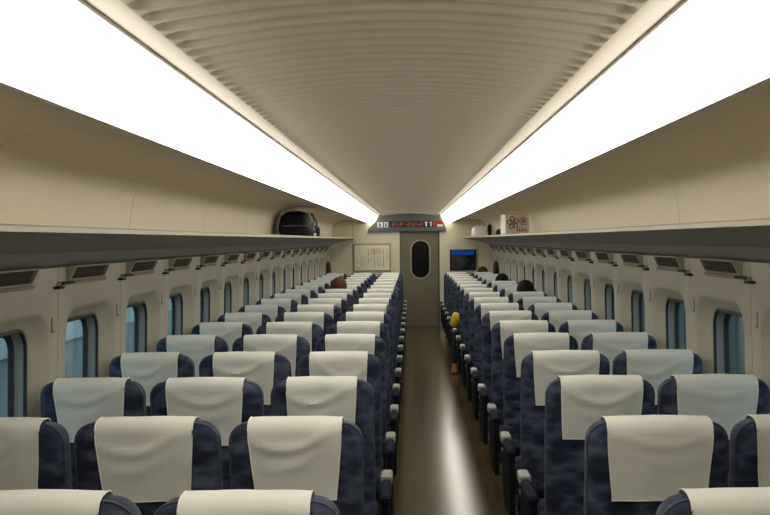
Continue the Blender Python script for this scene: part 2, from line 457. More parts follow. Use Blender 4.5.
hook_mb = MB()
hook_mb.box(-0.005, 0.002, -0.005, 0.005, -0.036, 0.036, 0.002)
hook_mb.tube([(-0.003, 0, -0.026), (-0.010, 0, -0.031), (-0.013, 0, -0.024)], 0.0025)
HOOK = hook_mb.mesh('coat_hook', M['trim'])
wno = 0
for s in (-1, 1):
    nm = 'left' if s < 0 else 'right'
    b = MB()
    for k in range(-7, 16):
        ya = J0 + k * PITCH
        yb = min(ya + PITCH, Y1)
        if k >= -1 and k < 15:
            yc = (ya + yb) / 2
            b.loft([wall_ring(s, yc, panel_outline(0.52, 0.0, 1.64), 0.126), wall_ring(s, yc, panel_outline(0.52, 0.0, 1.64), 0.012), wall_ring(s, yc, rrect(.45, .375, .15), 0.012), wall_ring(s, yc, rrect(.45, .375, .15), 0.075), wall_ring(s, yc, rrect(.285, .272, .095), 0.125), wall_ring(s, yc, panel_outline(0.52, 0.0, 1.64), 0.126)])
        else:
            b.add([(X(s, wx(z, w)), y, z) for w in (0.012, 0.2) for y in (ya, yb) for z in (0, 1.64)], [(0, 1, 3, 2), (4, 5, 7, 6), (0, 2, 6, 4), (1, 3, 7, 5)])
    # shell behind the luggage rack, up to the roof
    b.add([(X(s, 1.60), y, z) for y in (Y0, Y1) for z in (1.6, 2.42)], [(0, 1, 3, 2)])
    wall = tag(b.obj('wall_' + nm, M['gap'], smooth=30), 'beige panelled side wall on the ' + SIDE[s], 'wall', kind='structure')
    pm, ga, re, gi, gl = window_meshes(s)
    blank = MB(); blank.loft([wall_ring(s, 0, panel_outline(0.517), 0.012), wall_ring(s, 0, panel_outline(0.517), 0.0)], cap=True)
    blank = blank.mesh('wall_panel', M['wall'])
    cnt = 0
    for k in range(-7, 15):
        yc = J0 + (k + 0.5) * PITCH
        if k < -1:
            link('wall_panel', blank, wall, (0, yc, 0)); continue
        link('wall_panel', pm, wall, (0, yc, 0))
        hk = link('coat_hook', HOOK, wall, (X(s, wx(1.36)), J0 + k * PITCH - 0.085, 1.36))
        hk.rotation_euler = (0, 0, PI if s < 0 else 0)
        wno += 1; cnt += 1
        w = thing('window_%d' % wno, 'rounded car window in a deep recess, %s along the %s' % (ORD[cnt], SIDE[s]), 'window', (0, yc, 0), group='windows on the ' + SIDE[s])
        w['kind'] = 'structure'
        for q, me in (('gasket', ga), ('reveal', re), ('inner_gasket', gi), ('glass', gl)):
            link(q, me, w)
    last = MB()
    ya = J0 + 15 * PITCH + 0.003
    last.add([(X(s, wx(z, w)), y, z) for w in (0.0, 0.012) for y in (ya, Y1) for z in (PB, PT)], [(0, 1, 3, 2), (4, 5, 7, 6), (0, 2, 6, 4), (1, 3, 7, 5), (0, 1, 5, 4), (2, 3, 7, 6)])
    last.obj('wall_panel', M['wall'], wall, smooth=0)
    bb = MB(); bb.box(min(X(s, 1.52), X(s, 1.62)), max(X(s, 1.52), X(s, 1.62)), Y0, Y1, 0, 0.115, 0.01)
    tag(bb.obj('baseboard_' + nm, M['trim']), 'grey heater duct skirting along the %s' % SIDE[s], 'skirting', kind='structure')

    # cream panels behind and above the rack, one every two rows, joints recessed
    prof = [(1.555, 1.70), (1.55, 1.80), (1.535, 1.93), (1.515, 2.0), (1.488, 2.05), (1.45, 2.09), (1.39, 2.122), (1.31, 2.138), (1.2, 2.138), (1.05, 2.118), (0.93, 2.097), (0.84, 2.081)]
    def cove(y0, y1):
        m = MB()
        gr = [[(X(s, hh), y, z) for (hh, z) in prof] for y in (y0, y1)]
        nr = []
        for y in (0, 1):
            rr = []
            for i in range(len(prof)):
                a, c2 = prof[max(i - 1, 0)], prof[min(i + 1, len(prof) - 1)]
                t2 = Vector(((c2[0] - a[0]) * s, 0, c2[1] - a[1])).normalized()
                nn = Vector((-t2.z * s, 0, t2.x * s))     # towards the cabin
                rr.append(nn if nn.x * s < 0.5 and (nn.x * s < 0 or nn.z < 0) else -nn)
            nr.append(rr)
        return m.sheet(gr, 0.008, nr)
    y = 5.9 - 4 * 2.08
    while y < Y1:
        a, b2 = max(y + 0.0035, Y0), min(y + 2.08 - 0.0035, Y1)
        if b2 > a + 0.1:
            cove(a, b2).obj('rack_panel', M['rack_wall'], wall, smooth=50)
        y += 2.08
    back = MB()
    back.add([(X(s, hh + (0.010 if hh > 1.4 else 0.004)), yy, z + (0.010 if hh < 1.5 else 0)) for yy in (Y0, Y1) for (hh, z) in prof],
             [(i, i + 1, len(prof) + i + 1, len(prof) + i) for i in range(len(prof) - 1)])
    back.obj('rack_panel_backing', M['gap'], wall)

    # luggage rack
    rack = thing('luggage_rack', 'long cream overhead luggage shelf above the windows on the ' + SIDE[s], 'luggage rack', (0, 0, 0), group='overhead luggage racks')
    def prism(pts, name, mat, y0=Y0, y1=Y1 - 0.006):
        m = MB(); m.loft([[(X(s, a), yy, z) for a, z in pts] for yy in (y0, y1)], cap=True)
        return m.obj(name, mat, rack, smooth=30)
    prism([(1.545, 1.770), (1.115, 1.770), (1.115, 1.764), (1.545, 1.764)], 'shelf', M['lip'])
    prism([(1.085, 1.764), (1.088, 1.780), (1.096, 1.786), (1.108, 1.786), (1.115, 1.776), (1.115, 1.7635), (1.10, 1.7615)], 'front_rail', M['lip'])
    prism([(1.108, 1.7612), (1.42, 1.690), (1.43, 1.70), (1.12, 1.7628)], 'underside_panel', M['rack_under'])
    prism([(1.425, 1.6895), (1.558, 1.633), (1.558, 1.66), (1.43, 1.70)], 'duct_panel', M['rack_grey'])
    m = MB(); m.loft([[(X(s, a), yy, z) for a, z in [(1.562, 1.631), (1.574, 1.617), (1.588, 1.63), (1.575, 1.64)]] for yy in (Y0, Y1 - .006)], cap=True)
    m.obj('shadow_joint', M['gap'], wall, smooth=0)

    # luminaire
    lum = thing('ceiling_light', 'continuous glowing white light strip above the rack on the ' + SIDE[s], 'light', (0, 0, 0), group='ceiling light strips')
    A, B = Vector((0.832, 2.080)), Vector((0.645, 2.236))
    y = Y0
    while y < Y1 - 0.05:
        yb = min(y + 2 * PITCH, Y1 - 0.012)
        m = MB()
        out = Vector((0.155, 0.188)).normalized() * 0.01
        bulge = -Vector((0.155, 0.188)).normalized() * 0.034
        pr = [A, Vector((0.800, 2.0665)), Vector((0.772, 2.0585)), Vector((0.745, 2.066)), Vector((0.715, 2.090)), Vector((0.685, 2.133)), Vector((0.662, 2.185)), B, B + out, A + out]
        m.loft([[(X(s, p.x), yy, p.y) for p in pr] for yy in (y, yb)], cap=True)
        m.obj('diffuser', M['diff'], lum, smooth=30)
        y += 2 * PITCH
    for (p, nmx) in ((A, 'lower_trim'), (B, 'upper_trim')):
        m = MB()
        pr = [(p.x - .006, p.y - .005), (p.x + .007, p.y - .006), (p.x + .011, p.y + .006), (p.x + .002, p.y + .008)] if nmx == 'lower_trim' else [(p.x - .0045, p.y - .002), (p.x + .001, p.y - .003), (p.x + .003, p.y + .006), (p.x - .004, p.y + .006)]
        m.loft([[(X(s, a), yy, z) for a, z in pr] for yy in (Y0, Y1 - .01)], cap=True)
        m.obj(nmx, M['lamp_trim'], lum, smooth=0)

# ------------------------------------------------------------------ air vents under the rack
def vent_parts(s):
    out = []
    hb = MB()       # wedge housing: top edge tucked under the duct panel, face leaning down and outwards
    def P(h, y, z): return (X(s, h), y, z)
    T, Bm = (1.528, 1.622), (1.560, 1.553)            # face top and bottom edges (half, z)
    def face(t, e=0.0): return (T[0] + (Bm[0] - T[0]) * t + e, T[1] + (Bm[1] - T[1]) * t)
    ya, yb = -0.285, 0.285
    t0, t1 = 0.09, 0.90
    ringo = [P(*[face(0)[0], yb, face(0)[1]]), P(face(0)[0], ya, face(0)[1]), P(face(1)[0], ya, face(1)[1]), P(face(1)[0], yb, face(1)[1])]
    ringb = [P(1.578, yb, 1.620), P(1.578, ya, 1.620), P(1.578, ya, 1.545), P(1.578, yb, 1.545)]
    ringi = [P(face(t0)[0], yb - .02, face(t0)[1]), P(face(t0)[0], ya + .02, face(t0)[1]), P(face(t1)[0], ya + .02, face(t1)[1]), P(face(t1)[0], yb - .02, face(t1)[1])]
    ringd = [P(face(t0, .018)[0], yb - .02, face(t0)[1]), P(face(t0, .018)[0], ya + .02, face(t0)[1]), P(face(t1, .014)[0], ya + .02, face(t1)[1]), P(face(t1, .014)[0], yb - .02, face(t1)[1])]
    hb.loft([ringb, ringo, ringi, ringd])
    out.append(('housing', hb.mesh('housing', M['vent'], 0)))
    ib = MB(); ib.add([P(face(t0, .0175)[0], yb - .02, face(t0)[1]), P(face(t0, .0175)[0], ya + .02, face(t0)[1]), P(face(t1, .0135)[0], ya + .02, face(t1)[1]), P(face(t1, .0135)[0], yb - .02, face(t1)[1])], [(0, 1, 2, 3)])
    out.append(('opening', ib.mesh('opening', M['ventin'], 0)))
    for i in range(5):
        t = t0 + (t1 - t0) * (i + 0.5) / 5
        h0, z0 = face(t - .02, .001); h1, z1 = face(t - .005, .011)
        sl = MB(); sl.loft([[P(h0, y, z0), P(h1, y, z1), P(h1, y, z1 - .003), P(h0, y, z0 - .003)] for y in (ya + .021, yb - .021)], cap=True)
        out.append(('slat', sl.mesh('slat', M['slat'], 0)))
    # lower lip with two dark catches at the near end
    lp = MB(); lp.loft([[P(1.552, y, 1.549), P(1.566, y, 1.534), P(1.578, y, 1.534), P(1.578, y, 1.549)] for y in (-0.42, 0.30)], cap=True)
    out.append(('lower_lip', lp.mesh('lower_lip', M['vent'], 0)))
    for (a, b2, z) in ((-0.40, -0.24, 1.546), (-0.46, -0.385, 1.528)):
        cm = MB(); cm.box(min(X(s, 1.548), X(s, 1.578)), max(X(s, 1.548), X(s, 1.578)), a, b2, z - .007, z + .005, .002)
        out.append(('catch', cm.mesh('catch', M['ventin'], 0)))
    return out
for s in (-1, 1):
    parts = vent_parts(s)
    cnt = 0
    for k in range(-1, 15):
        cnt += 1
        v = thing('air_vent', 'slatted brown air vent under the rack, %s along the %s' % (ORD[cnt], SIDE[s]), 'vent', (0, 5.165 + k * PITCH, 0), group='air vents on the ' + SIDE[s])
        for nm, me in parts:
            link(nm, me, v)

# ------------------------------------------------------------------ far wall fittings
sg = thing('display_sign', 'grey overhead sign with orange LED text above the far door', 'sign', (0, 0, 0))
SY = Y1 - 0.10
m = MB()
sx0, sx1 = -0.865, 0.675
pl = [(sx0, 1.905), (sx1, 1.905), (sx1, 1.955), (X(1, .66), 2.10), (X(1, .60), 2.235)]
for i in range(9):
    hh = 0.58 * (1 - i / 4)
    pl.append((X(1, hh), ceil_z(hh) - .035))
pl += [(X(-1, .60), 2.235), (X(-1, .66), 2.10), (sx0, 1.955)]
m.loft([[(x, SY, z) for x, z in pl], [(x, Y1 + .01, z) for x, z in pl]], cap=True)
m.obj('housing', M['panel'], sg, smooth=0)
def px_x(px): return (px - 412) * (SY) / F_PX - (0.5 * PI / 180) * 0.0
def px_z(py, px=412): return 1.73 - (py - 240) * SY / F_PX
def plate(parent, name, mat, x0, x1, z0, z1, y, th=0.004):
    b = MB(); b.box(x0, x1, y - th, y, z0, z1)
    return b.obj(name, mat, parent, smooth=0)
plate(sg, 'display_panel', M['black'], px_x(389.5), px_x(441), 1.985, 2.105, SY)
rnd = random.Random(3)
lt = MB()
x = px_x(392)
while x < px_x(422):                       # dot-matrix characters, too small to read
    for a in range(4):
        for b_ in range(4):
            if rnd.random() < 0.5:
                lt.box(x + a * .016, x + a * .016 + .012, SY - .007, SY - .004, 2.010 + b_ * .018, 2.022 + b_ * .018)
    x += 0.078
lt.obj('lettering', M['led'], sg, smooth=0)
for (a, b_) in ((377.3, 383.0), (384.2, 388.2)):
    q = plate(sg, 'pictogram_plate', M['ledw'], px_x(a), px_x(b_), 1.985, 2.085, SY)
    pc = MB()
    xm = (px_x(a) + px_x(b_)) / 2
    pc.box(xm - .02, xm + .02, SY - .008, SY - .004, 2.00, 2.045); pc.box(xm - .012, xm + .012, SY - .008, SY - .004, 2.052, 2.072)
    pc.obj('pictogram', M['panel'], q, smooth=0)
for (a, b_) in ((425, 427.5), (430, 432)):
    pc = MB()
    xm, w = (px_x(a) + px_x(b_)) / 2, (px_x(b_) - px_x(a)) / 2
    pc.box(xm - w, xm + w, SY - .008, SY - .004, 2.06, 2.085); pc.box(xm - w * .5, xm + w * .5, SY - .008, SY - .004, 2.0, 2.055)
    pc.obj('pictogram', M['ledw'], sg, smooth=0)
plate(sg, 'pictogram', M['ledr'], px_x(433.6), px_x(435.5), 2.0, 2.095, SY - .003)
q = plate(sg, 'pictogram_plate', M['ledr'], px_x(436.5), px_x(443.5), 1.985, 2.095, SY)
plate(q, 'pictogram', M['ledw'], px_x(437.5), px_x(443), 1.993, 2.035, SY - .004)

po = thing('notice_board', 'framed cream notice with vertical lettering and a red heading on end wall', 'notice', (0, 0, 0))
PX0, PX1, PZ0, PZ1 = -1.165, -0.425, 1.115, 1.665
PY = Y1 - 0.004
b = MB()
for (a, c2, e, g2) in ((PX0, PX1, PZ0, PZ0 + .022), (PX0, PX1, PZ1 - .022, PZ1), (PX0, PX0 + .022, PZ0, PZ1), (PX1 - .022, PX1, PZ0, PZ1)):
    b.box(a, c2, PY - .02, PY, e, g2)
b.obj('frame', M['pframe'], po, smooth=0)
plate(po, 'sheet', M['paper'], PX0 + .02, PX1 - .02, PZ0 + .02, PZ1 - .02, PY, .006)
def strokes(mat, spec, name='lettering'):
    st = MB()
    for (x0, x1, z0, z1, cell) in spec:
        zz = z1
        while zz > z0:
            for _ in range(3):
                if rnd.random() < .5:
                    zc = zz - rnd.random() * cell; st.box(x0, x1, PY - .0075, PY - .006, zc - .004, zc)
                else:
                    xc = x0 + rnd.random() * (x1 - x0); st.box(xc - .002, xc + .003, PY - .0075, PY - .006, zz - cell * .85, zz)
            zz -= cell
    return st.obj(name, mat, po, smooth=0)
PXX = lambda px: (px - 412) * Y1 / F_PX
PZZ = lambda py: 1.73 - (py - 240) * Y1 / F_PX
strokes(M['inkred'], [(PXX(370.3) + i * .036, PXX(370.3) + i * .036 + .03, PZZ(253.5), PZZ(248), .03) for i in range(6)])
strokes(M['ink'], [(PXX(c_) - .012, PXX(c_) + .012, PZZ(z), PZZ(248.5), .028) for c_, z in ((368.3, 263), (374.3, 266), (383.5, 266))])
strokes(M['inkpale'], [(PXX(c_) - .010, PXX(c_) + .010, PZZ(z), PZZ(255.5 if c_ < 380 else 249), .026) for c_, z in ((371.3, 262), (377.3, 264), (379.8, 266), (387, 262))])
strokes(M['inkpale'], [(PXX(c_) - .008, PXX(c_) + .008, PZZ(266.5), PZZ(256.5), .03) for c_ in (355.8, 358, 360.2, 362.4, 364.6)])
strokes(M['ink'], [(PXX(356.5), PXX(359.5), PZZ(268), PZZ(266.8), .02)])

sn = thing('information_screen', 'dark information screen with a blue top band on the end wall', 'screen', (0, 0, 0))
b = MB(); b.box(0.745, 1.265, Y1 - .045, Y1 - .004, 1.12, 1.535, .008)
b.obj('housing', M['black'], sn)
plate(sn, 'blue_band', M['scr_blue'], 0.79, 1.225, 1.425, 1.515, Y1 - .045, .002)
for (a, c2, z) in ((0.93, 1.08, 1.345), (0.90, 1.12, 1.305), (0.95, 1.06, 1.255), (0.97, 1.04, 1.215)):
    tx = MB()
    xx = a
    while xx < c2:
        tx.box(xx, xx + .012, Y1 - .047, Y1 - .045, z, z + .018); xx += .018
    tx.obj('lettering', M['scr_dim'], sn, smooth=0)
plate(sn, 'red_mark', M['scr_red'], 0.765, 0.83, 1.14, 1.20, Y1 - .045, .002)

# ------------------------------------------------------------------ seats
LEAN = 0.13
ZT = 1.118
def lean(p): return (p[0], p[1] + (ZT - p[2]) * LEAN, p[2])
def back_ring(e, y, zb=0.36):
    zc, hh, hw = (ZT + zb) / 2, (ZT - zb) / 2, 0.2225
    out = []
    for a, b in rrect(hw - e, hh - e, max(0.062 - e, .012), 6, 6):
        z = zc + b
        wv = 1.0 - 0.02 * max(0, (0.8 - z) / 0.5)
        z += 0.007 * (1 - (a / hw) ** 2) * max(0, min(1, (z - 0.9) / 0.25))
        out.append(lean((a * wv, y, z)))
    return out
def seat_meshes():
    R = {}
    m = MB()
    m.loft([back_ring(.13, -.003), back_ring(.06, -.001), back_ring(.028, .004), back_ring(.010, .014), back_ring(.002, .028), back_ring(0, .042), back_ring(0, .085), back_ring(.004, .105), back_ring(.016, .122), back_ring(.045, .131), back_ring(.08, .128)], cap=True)
    R['backrest'] = m.mesh('backrest', M['fabric'], 60)
    m = MB()
    ring = back_ring(-.0005, .030)
    low = [p for p in ring if True]
    st = max(range(len(low)), key=lambda i: (low[i][2] < .40) * (low[i][0] + 1))
    order = [low[(st + i) % len(low)] for i in range(len(low))]
    pts = []
    for p in sorted([p for p in low if p[0] > 0 and p[2] > .42], key=lambda p: (round(p[2], 4), -p[0])): pts.append(p)
    rt = [p for p in pts if p[0] > .05 or p[2] < 1.1]
    side = [p for p in low if p[2] > .42]
    side.sort(key=lambda p: math.atan2(p[0], p[2] - .75) )
    m.tube(side, 0.0036, 5)
    R['piping'] = m.mesh('piping', M['piping'])
    # cushion
    m = MB()
    def cr(e, z, f=0): return [(a, 0.425 + b, z) for a, b in rrect(.222 - e, .25 - e - f, .05, 4, 2)]
    m.loft([cr(.03, .325), cr(.005, .335), cr(0, .36), cr(0, .42), cr(.01, .448), cr(.035, .462), cr(.09, .468)], cap=True)
    R['cushion'] = m.mesh('cushion', M['fabric'], 60)
    m = MB(); m.box(-.20, .20, .22, .62, .27, .324, .01)
    R['seat_frame'] = m.mesh('seat_frame', M['dark'])
    m = MB(); m.box(-.018, .018, -.03, .03, .02, .275, .006); m.box(-.022, .022, -.20, .20, 0.0, .03, .008)
    R['leg'] = m.mesh('leg', M['metal'])
    m = MB(); m.box(-.20, .20, .595, .62, .07, .10, .008); m.box(-.2, -.18, .60, .615, .1, .28); m.box(.18, .2, .60, .615, .1, .28)
    R['crossbar'] = m.mesh('crossbar', M['metal'])
    # armrest: dark body, pale front pad; local x=0 on its own centre line
    def arm(wd):
        b_ = MB(); b_.box(-wd * .9, wd * .9, .22, .57, .53, .572, .012); b_.box(-wd * .6, wd * .6, .28, .42, .34, .535, .005)
        c_ = MB(); c_.box(-wd, wd, .565, .70, .540, .590, .008)
        return b_.mesh('armrest', M['armbody']), c_.mesh('armrest_pad', M['cap'])
    R['arm'] = arm(.0145)
    R['arm_aisle'] = arm(.028)
    m = MB()
    m.loft([[(x, y, z) for y, z in ((.20, .20), (.56, .20), (.66, .30), (.67, .50), (.66, .527), (.22, .532))] for x in (-.016, .016)], cap=True)
    R['side_panel'] = m.mesh('side_panel', M['sidep'], 20)
    m = MB(); m.box(-.02, .02, .64, .668, .47, .50, .004)
    R['recline_button'] = m.mesh('recline_button', M['grey'])
    return R

def cover_mesh(seed):
    rr = random.Random(seed)
    prof = []
    NR = 16
    drop = 0.225 + rr.uniform(-.012, .012)
    for i in range(NR):
        prof.append((-.011, ZT - .035 - drop + drop * i / (NR - 1)))
    prof += [(-.008, ZT - .018), (.003, ZT - .002), (.020, ZT + .0075), (.043, ZT + .0125), (.085, ZT + .0125), (.108, ZT + .006), (.126, ZT - .015), (.137, ZT - .05), (.139, ZT - .12), (.139, ZT - .20)]
    NC = 18
    top, bot = 0.160 + rr.uniform(-.002, .004), 0.149 + rr.uniform(-.01, .008)
    skew = rr.uniform(-.006, .006)
    cx, dz, amp = rr.uniform(-.05, .05), rr.uniform(.04, .10), rr.uniform(.008, .016)
    sgn = rr.choice((-1, 1))
    grid, nrm = [], []
    for i, (y, z) in enumerate(prof):
        a, b = prof[max(i - 1, 0)], prof[min(i + 1, len(prof) - 1)]
        t = Vector((0, b[0] - a[0], b[1] - a[1])).normalized()
        nv = Vector((0, -t.z, t.y))
        g, nn = [], []
        for j in range(NC):
            u = -1 + 2 * j / (NC - 1)
            f_ = min(1.0, max(0.0, (ZT - .02 - z) / drop)) if i < NR else 0
            hw = top + (bot - top) * f_ ** 1.3
            x = u * hw + skew * f_
            crown = 0.007 * (1 - (x / .2225) ** 2) * max(0, min(1, (z - 0.9) / 0.25))
            # sagging folds hang from the two top corners
            sag = ZT - .03 - dz * (1 - ((x - cx) / .15) ** 2)
            w = amp * math.exp(-((z - sag) / .014) ** 2) * (1 - u * u * .8)
            w += amp * .6 * math.exp(-((z - sag + .055 + sgn * .12 * x) / .022) ** 2) * (1 - abs(u))
            w += .007 * noise.noise(Vector((x * 10 + seed * 3.1, z * 9, seed))) + .003 * f_
            if i >= NR: w *= .3
            if i == 0: w += .002 * math.sin(u * 5 + seed)
            p = lean((x, y + nv.y * w, z + crown + (nv.z * w if i >= NR else 0) + (.005 * u * skew / .006 if i == 0 else 0)))
            g.append(p); nn.append(nv)
        grid.append(g); nrm.append(nn)
    m = MB(); m.sheet(grid, .0025, nrm)
    hm = MB()
    for j in (0, NC - 1):
        hm.tube([Vector(grid[i][j]) + Vector((0, -.0006, 0)) for i in range(0, NR + 10)], .0022, 5)
    hm.tube([Vector(p) for p in grid[0]], .0022, 5)
    return m.mesh('headrest_cover', M['cover'], 60), hm.mesh('hem', M['hem'])

R = seat_meshes()
COV = [cover_mesh(i) for i in range(12)]
ROWS = 17
PLACE = {-1: (('window', -1.403), ('middle', -0.90), ('aisle', -0.395)), 1: (('aisle', 0.806), ('window', 1.297))}
WIDE = {(-1, 'window'): (1.0, 0.94), (-1, 'middle'): (1.09, 1.02), (-1, 'aisle'): (1.0, 0.95), (1, 'aisle'): (1.035, 1.06), (1, 'window'): (1.035, 1.06)}   # cushion and cover widths
rnd = random.Random(11)
for n in range(1, ROWS + 1):
    for s in (-1, 1):
        for pos, x in PLACE[s]:
            if n == 1 and pos == 'window' and s == 1:
                pass
            lab = 'blue seat with white headrest cover, %s seat, %s row, %s' % (pos, ORD[n], SIDE[s])
            yb = row_y(n) + rnd.uniform(-.012, .012)
            t = thing('train_seat', lab, 'seat', (x, yb, 0), rnd.uniform(-.004, .004), group='blue seats on the ' + SIDE[s])
            bk = link('backrest', R['backrest'], t)
            link('piping', R['piping'], bk)
            cv, hm = COV[rnd.randrange(len(COV))]
            q = link('headrest_cover', cv, t)
            link('hem', hm, q)
            cu = link('cushion', R['cushion'], t)
            wb, wc = WIDE[s, pos]
            bk.scale.x = cu.scale.x = wb; q.scale.x = wc
            link('seat_frame', R['seat_frame'], t)
            for lx in (-.14, .14):
                link('leg', R['leg'], t, (lx, .42, 0))
            link('crossbar', R['crossbar'], t)
            if pos == 'aisle':
                ax = -s * (0.268 if s > 0 else 0.2615)
                a, p = R['arm_aisle']
                link('side_panel', R['side_panel'], t, (ax, 0, 0))
                bt = link('recline_button', R['recline_button'], t, (ax - s * 0.0, 0, 0))
            else:
                ax = -s * (0.2455 if s > 0 else (0.2405 if pos == 'window' else 0.2635))
                a, p = R['arm']
            ar = link('armrest', a, t, (ax, 0, 0))
            pd = link('armrest_pad', p, ar)
            pd['label'] = 'pale grey front pad of the armrest'

# ------------------------------------------------------------------ people
def skin(name, pts, edges, mat, parent, root=0, sub=2):
    """pts: [(x,y,z,r)]"""
    me = bpy.data.meshes.new(name)
    bm = bmesh.new()
    lay = bm.verts.layers.skin.verify()
    vs = []
    for i, p in enumerate(pts):
        v = bm.verts.new(p[:3]); r = p[3]
        v[lay].radius = (r, r) if not isinstance(r, tuple) else r
        v[lay].use_root = (i == root)
        vs.append(v)
    for a, b in edges:
        bm.edges.new((vs[a], vs[b]))
    bm.to_mesh(me); bm.free()
    me.materials.append(mat)
    o = link(name, me, parent)
    k = o.modifiers.new('skin', 'SKIN'); k.use_smooth_shade = True
    k.branch_smoothing = 0.4
    q = o.modifiers.new('sub', 'SUBSURF'); q.levels = sub; q.render_levels = sub
    return o

def ellipsoid(c, r, nu=16, nv=10, cut=None):
    m = MB()
    rings = []
    for i in range(nv + 1):
        th = PI * i / nv
        rings.append([(c[0] + r[0] * math.sin(th) * math.cos(2 * PI * j / nu), c[1] + r[1] * math.sin(th) * math.sin(2 * PI * j / nu), c[2] + r[2] * math.cos(th)) for j in range(nu)])
    rings[0] = [(c[0] + 1e-3 * math.cos(2 * PI * j / nu), c[1] + 1e-3 * math.sin(2 * PI * j / nu), c[2] + r[2]) for j in range(nu)]
    rings[-1] = [(c[0] + 1e-3 * math.cos(2 * PI * j / nu), c[1] + 1e-3 * math.sin(2 * PI * j / nu), c[2] - r[2]) for j in range(nu)]
    m.loft(rings, cap=True)
    return m

def person(label, x, yseat, head_z, hair, shirt, arm_out=0, leg_out=False, shoe='shoe', tilt=0.0, hair_long=False, s=1):
    """seated facing +Y; origin on the floor under the seat; head_z = top of the hair"""
    T = thing('person', label, 'person', (x, yseat, 0))
    hz = head_z - 0.125                       # head centre
    hy = 0.285
    hx = tilt
    nz = hz - 0.145
    sz = nz - 0.085                           # shoulder line
    pts, E = [], []
    def v(x, y, z, r, to=None):
        pts.append((x, y, z, r)); i = len(pts) - 1
        if to is not None: E.append((to, i))
        return i
    pel = v(0, .375, .640, .112)
    wa = v(0, .335, .640 + (sz - .640) * .42, .112, pel)
    ch = v(0, .315, .640 + (sz - .640) * .80, .122, wa)
    nb = v(hx * .3, .29, sz + .055, .058, ch)
    nk = v(hx * .7, .29, nz, .052, nb)
    jaw = v(hx, hy + .035, hz - .055, .070, nk)
    hd = v(hx, hy, hz + .025, .083, jaw)
    tp = v(hx, hy - .008, hz + .075, .060, hd)
    arms = {}
    for q in (-1, 1):
        out = (q == arm_out)
        sh = v(q * (.20 if out else .155), .30, sz, .052, ch)
        if out:
            ua = v(q * .280, .315, .80, .044, sh); el = v(q * .284, .33, .652, .042, ua)
            mid = v(q * .255, .42, .662, .036, el); wr = v(q * .215, .52, .668, .027, mid)
        else:
            el = v(q * .160, .36, .665, .040, sh)
            mid = v(q * .13, .42, .645, .036, el); wr = v(q * .075, .52, .64, .026, mid)
        pm = v(pts[wr][0] - q * .012, pts[wr][1] + .05, pts[wr][2] - .002, .030, wr)
        for f_ in range(4):
            fx = pts[pm][0] + q * (f_ - 1.5) * .019
            L = (.07, .08, .076, .06)[f_]
            k1 = v(fx, pts[pm][1] + .038, pts[pm][2], .0095, pm)
            k2 = v(fx - q * .003, pts[pm][1] + .038 + L * .5, pts[pm][2] - .010, .0085, k1)
            v(fx - q * .006, pts[pm][1] + .038 + L * .85, pts[pm][2] - .028, .0072, k2)
        t1 = v(pts[wr][0] - q * .040, pts[wr][1] + .032, pts[wr][2] - .004, .010, wr)
        v(pts[wr][0] - q * .052, pts[wr][1] + .070, pts[wr][2] - .014, .008, t1)
        arms[q] = (sh, ua, el, mid, wr) if out else (sh, el, mid, wr)
    legs = {}
    for q in (-1, 1):
        lo = leg_out and q == -s
        hp = v(q * .085, .42, .612, .080, pel)
        if lo:
            kn = v(q * .205, .80, .545, .056, hp); cf = v(q * .252, .80, .30, .046, kn); an = v(q * .262, .77, .10, .034, cf)
        else:
            kn = v(q * .10, .775, .565, .054, hp); cf = v(q * .10, .80, .32, .048, kn); an = v(q * .10, .79, .10, .034, cf)
        ft = v(pts[an][0], pts[an][1] + .13, .035, .030, an)
        legs[q] = (hp, kn, cf, an, ft)
    skin('body', pts, E, M['skin'], T, pel)
    # clothes: one skin surface over torso and sleeves, one over hips and legs
    g = .011
    cp, ce = [], []
    def cv_(i, to=None, extra=g):
        p = pts[i]; cp.append((p[0], p[1], p[2], p[3] + extra)); k = len(cp) - 1
        if to is not None: ce.append((to, k))
        return k
    a = cv_(pel, None, .02); b = cv_(wa, a, .02); c2 = cv_(ch, b, .016); cv_(nb, c2, .008)
    for q in (-1, 1):
        k = cv_(arms[q][0], c2)
        for i in arms[q][1:]:
            k = cv_(i, k)
    skin('shirt', cp, ce, M[shirt], T, 0)
    cp, ce = [], []
    a = cv_(pel, None, .022)
    for q in (-1, 1):
        k = cv_(legs[q][0], a)
        for i in legs[q][1:4]:
            k = cv_(i, k)
    skin('trousers', cp, ce, M['trouser'], T, 0)
    for q in (-1, 1):
        an = pts[legs[q][3]]
        m = MB()
        def sr(z, e, l0, l1): return [(an[0] + aa, an[1] + (l0 + l1) / 2 + bb, z) for aa, bb in rrect(.046 - e, (l1 - l0) / 2, .04 - e, 5, 2)]
        m.loft([sr(.012, .002, -.06, .205), sr(.035, 0, -.062, .205), sr(.06, .006, -.06, .17), sr(.09, .008, -.056, .06), sr(.115, .008, -.054, .05)], cap=True)
        so = m.obj('shoe', M[shoe], T, smooth=60)
        m = MB(); m.loft([sr(.0, .001, -.063, .208), sr(.014, -.001, -.064, .209)], cap=True)
        m.obj('sole', M['sole'], so)
    # face
    fy = hy + .105
    nose = MB(); nose.loft([[(hx + a_ * w_, fy - .012 + d_, hz + z_) for a_, d_ in ((-1, 0), (0, 1 * e_), (1, 0))] for z_, w_, e_ in ((.022, .006, .008), (-.005, .010, .020), (-.022, .015, .028), (-.030, .011, .010))], cap=True)
    nose.obj('nose', M['skin'], T, smooth=60)
    for q in (-1, 1):
        ey = ellipsoid((hx + q * .032, fy - .018, hz + .018), (.014, .010, .009), 10, 6).obj('eye', M['eye'], T, smooth=80)
        ellipsoid((hx + q * .032, fy - .0105, hz + .018), (.006, .004, .006), 8, 6).obj('iris', M['hair'], ey, smooth=80)
        ellipsoid((hx + q * .084, hy + .005, hz), (.010, .024, .032), 10, 8).obj('ear', M['skin'], T, smooth=80)
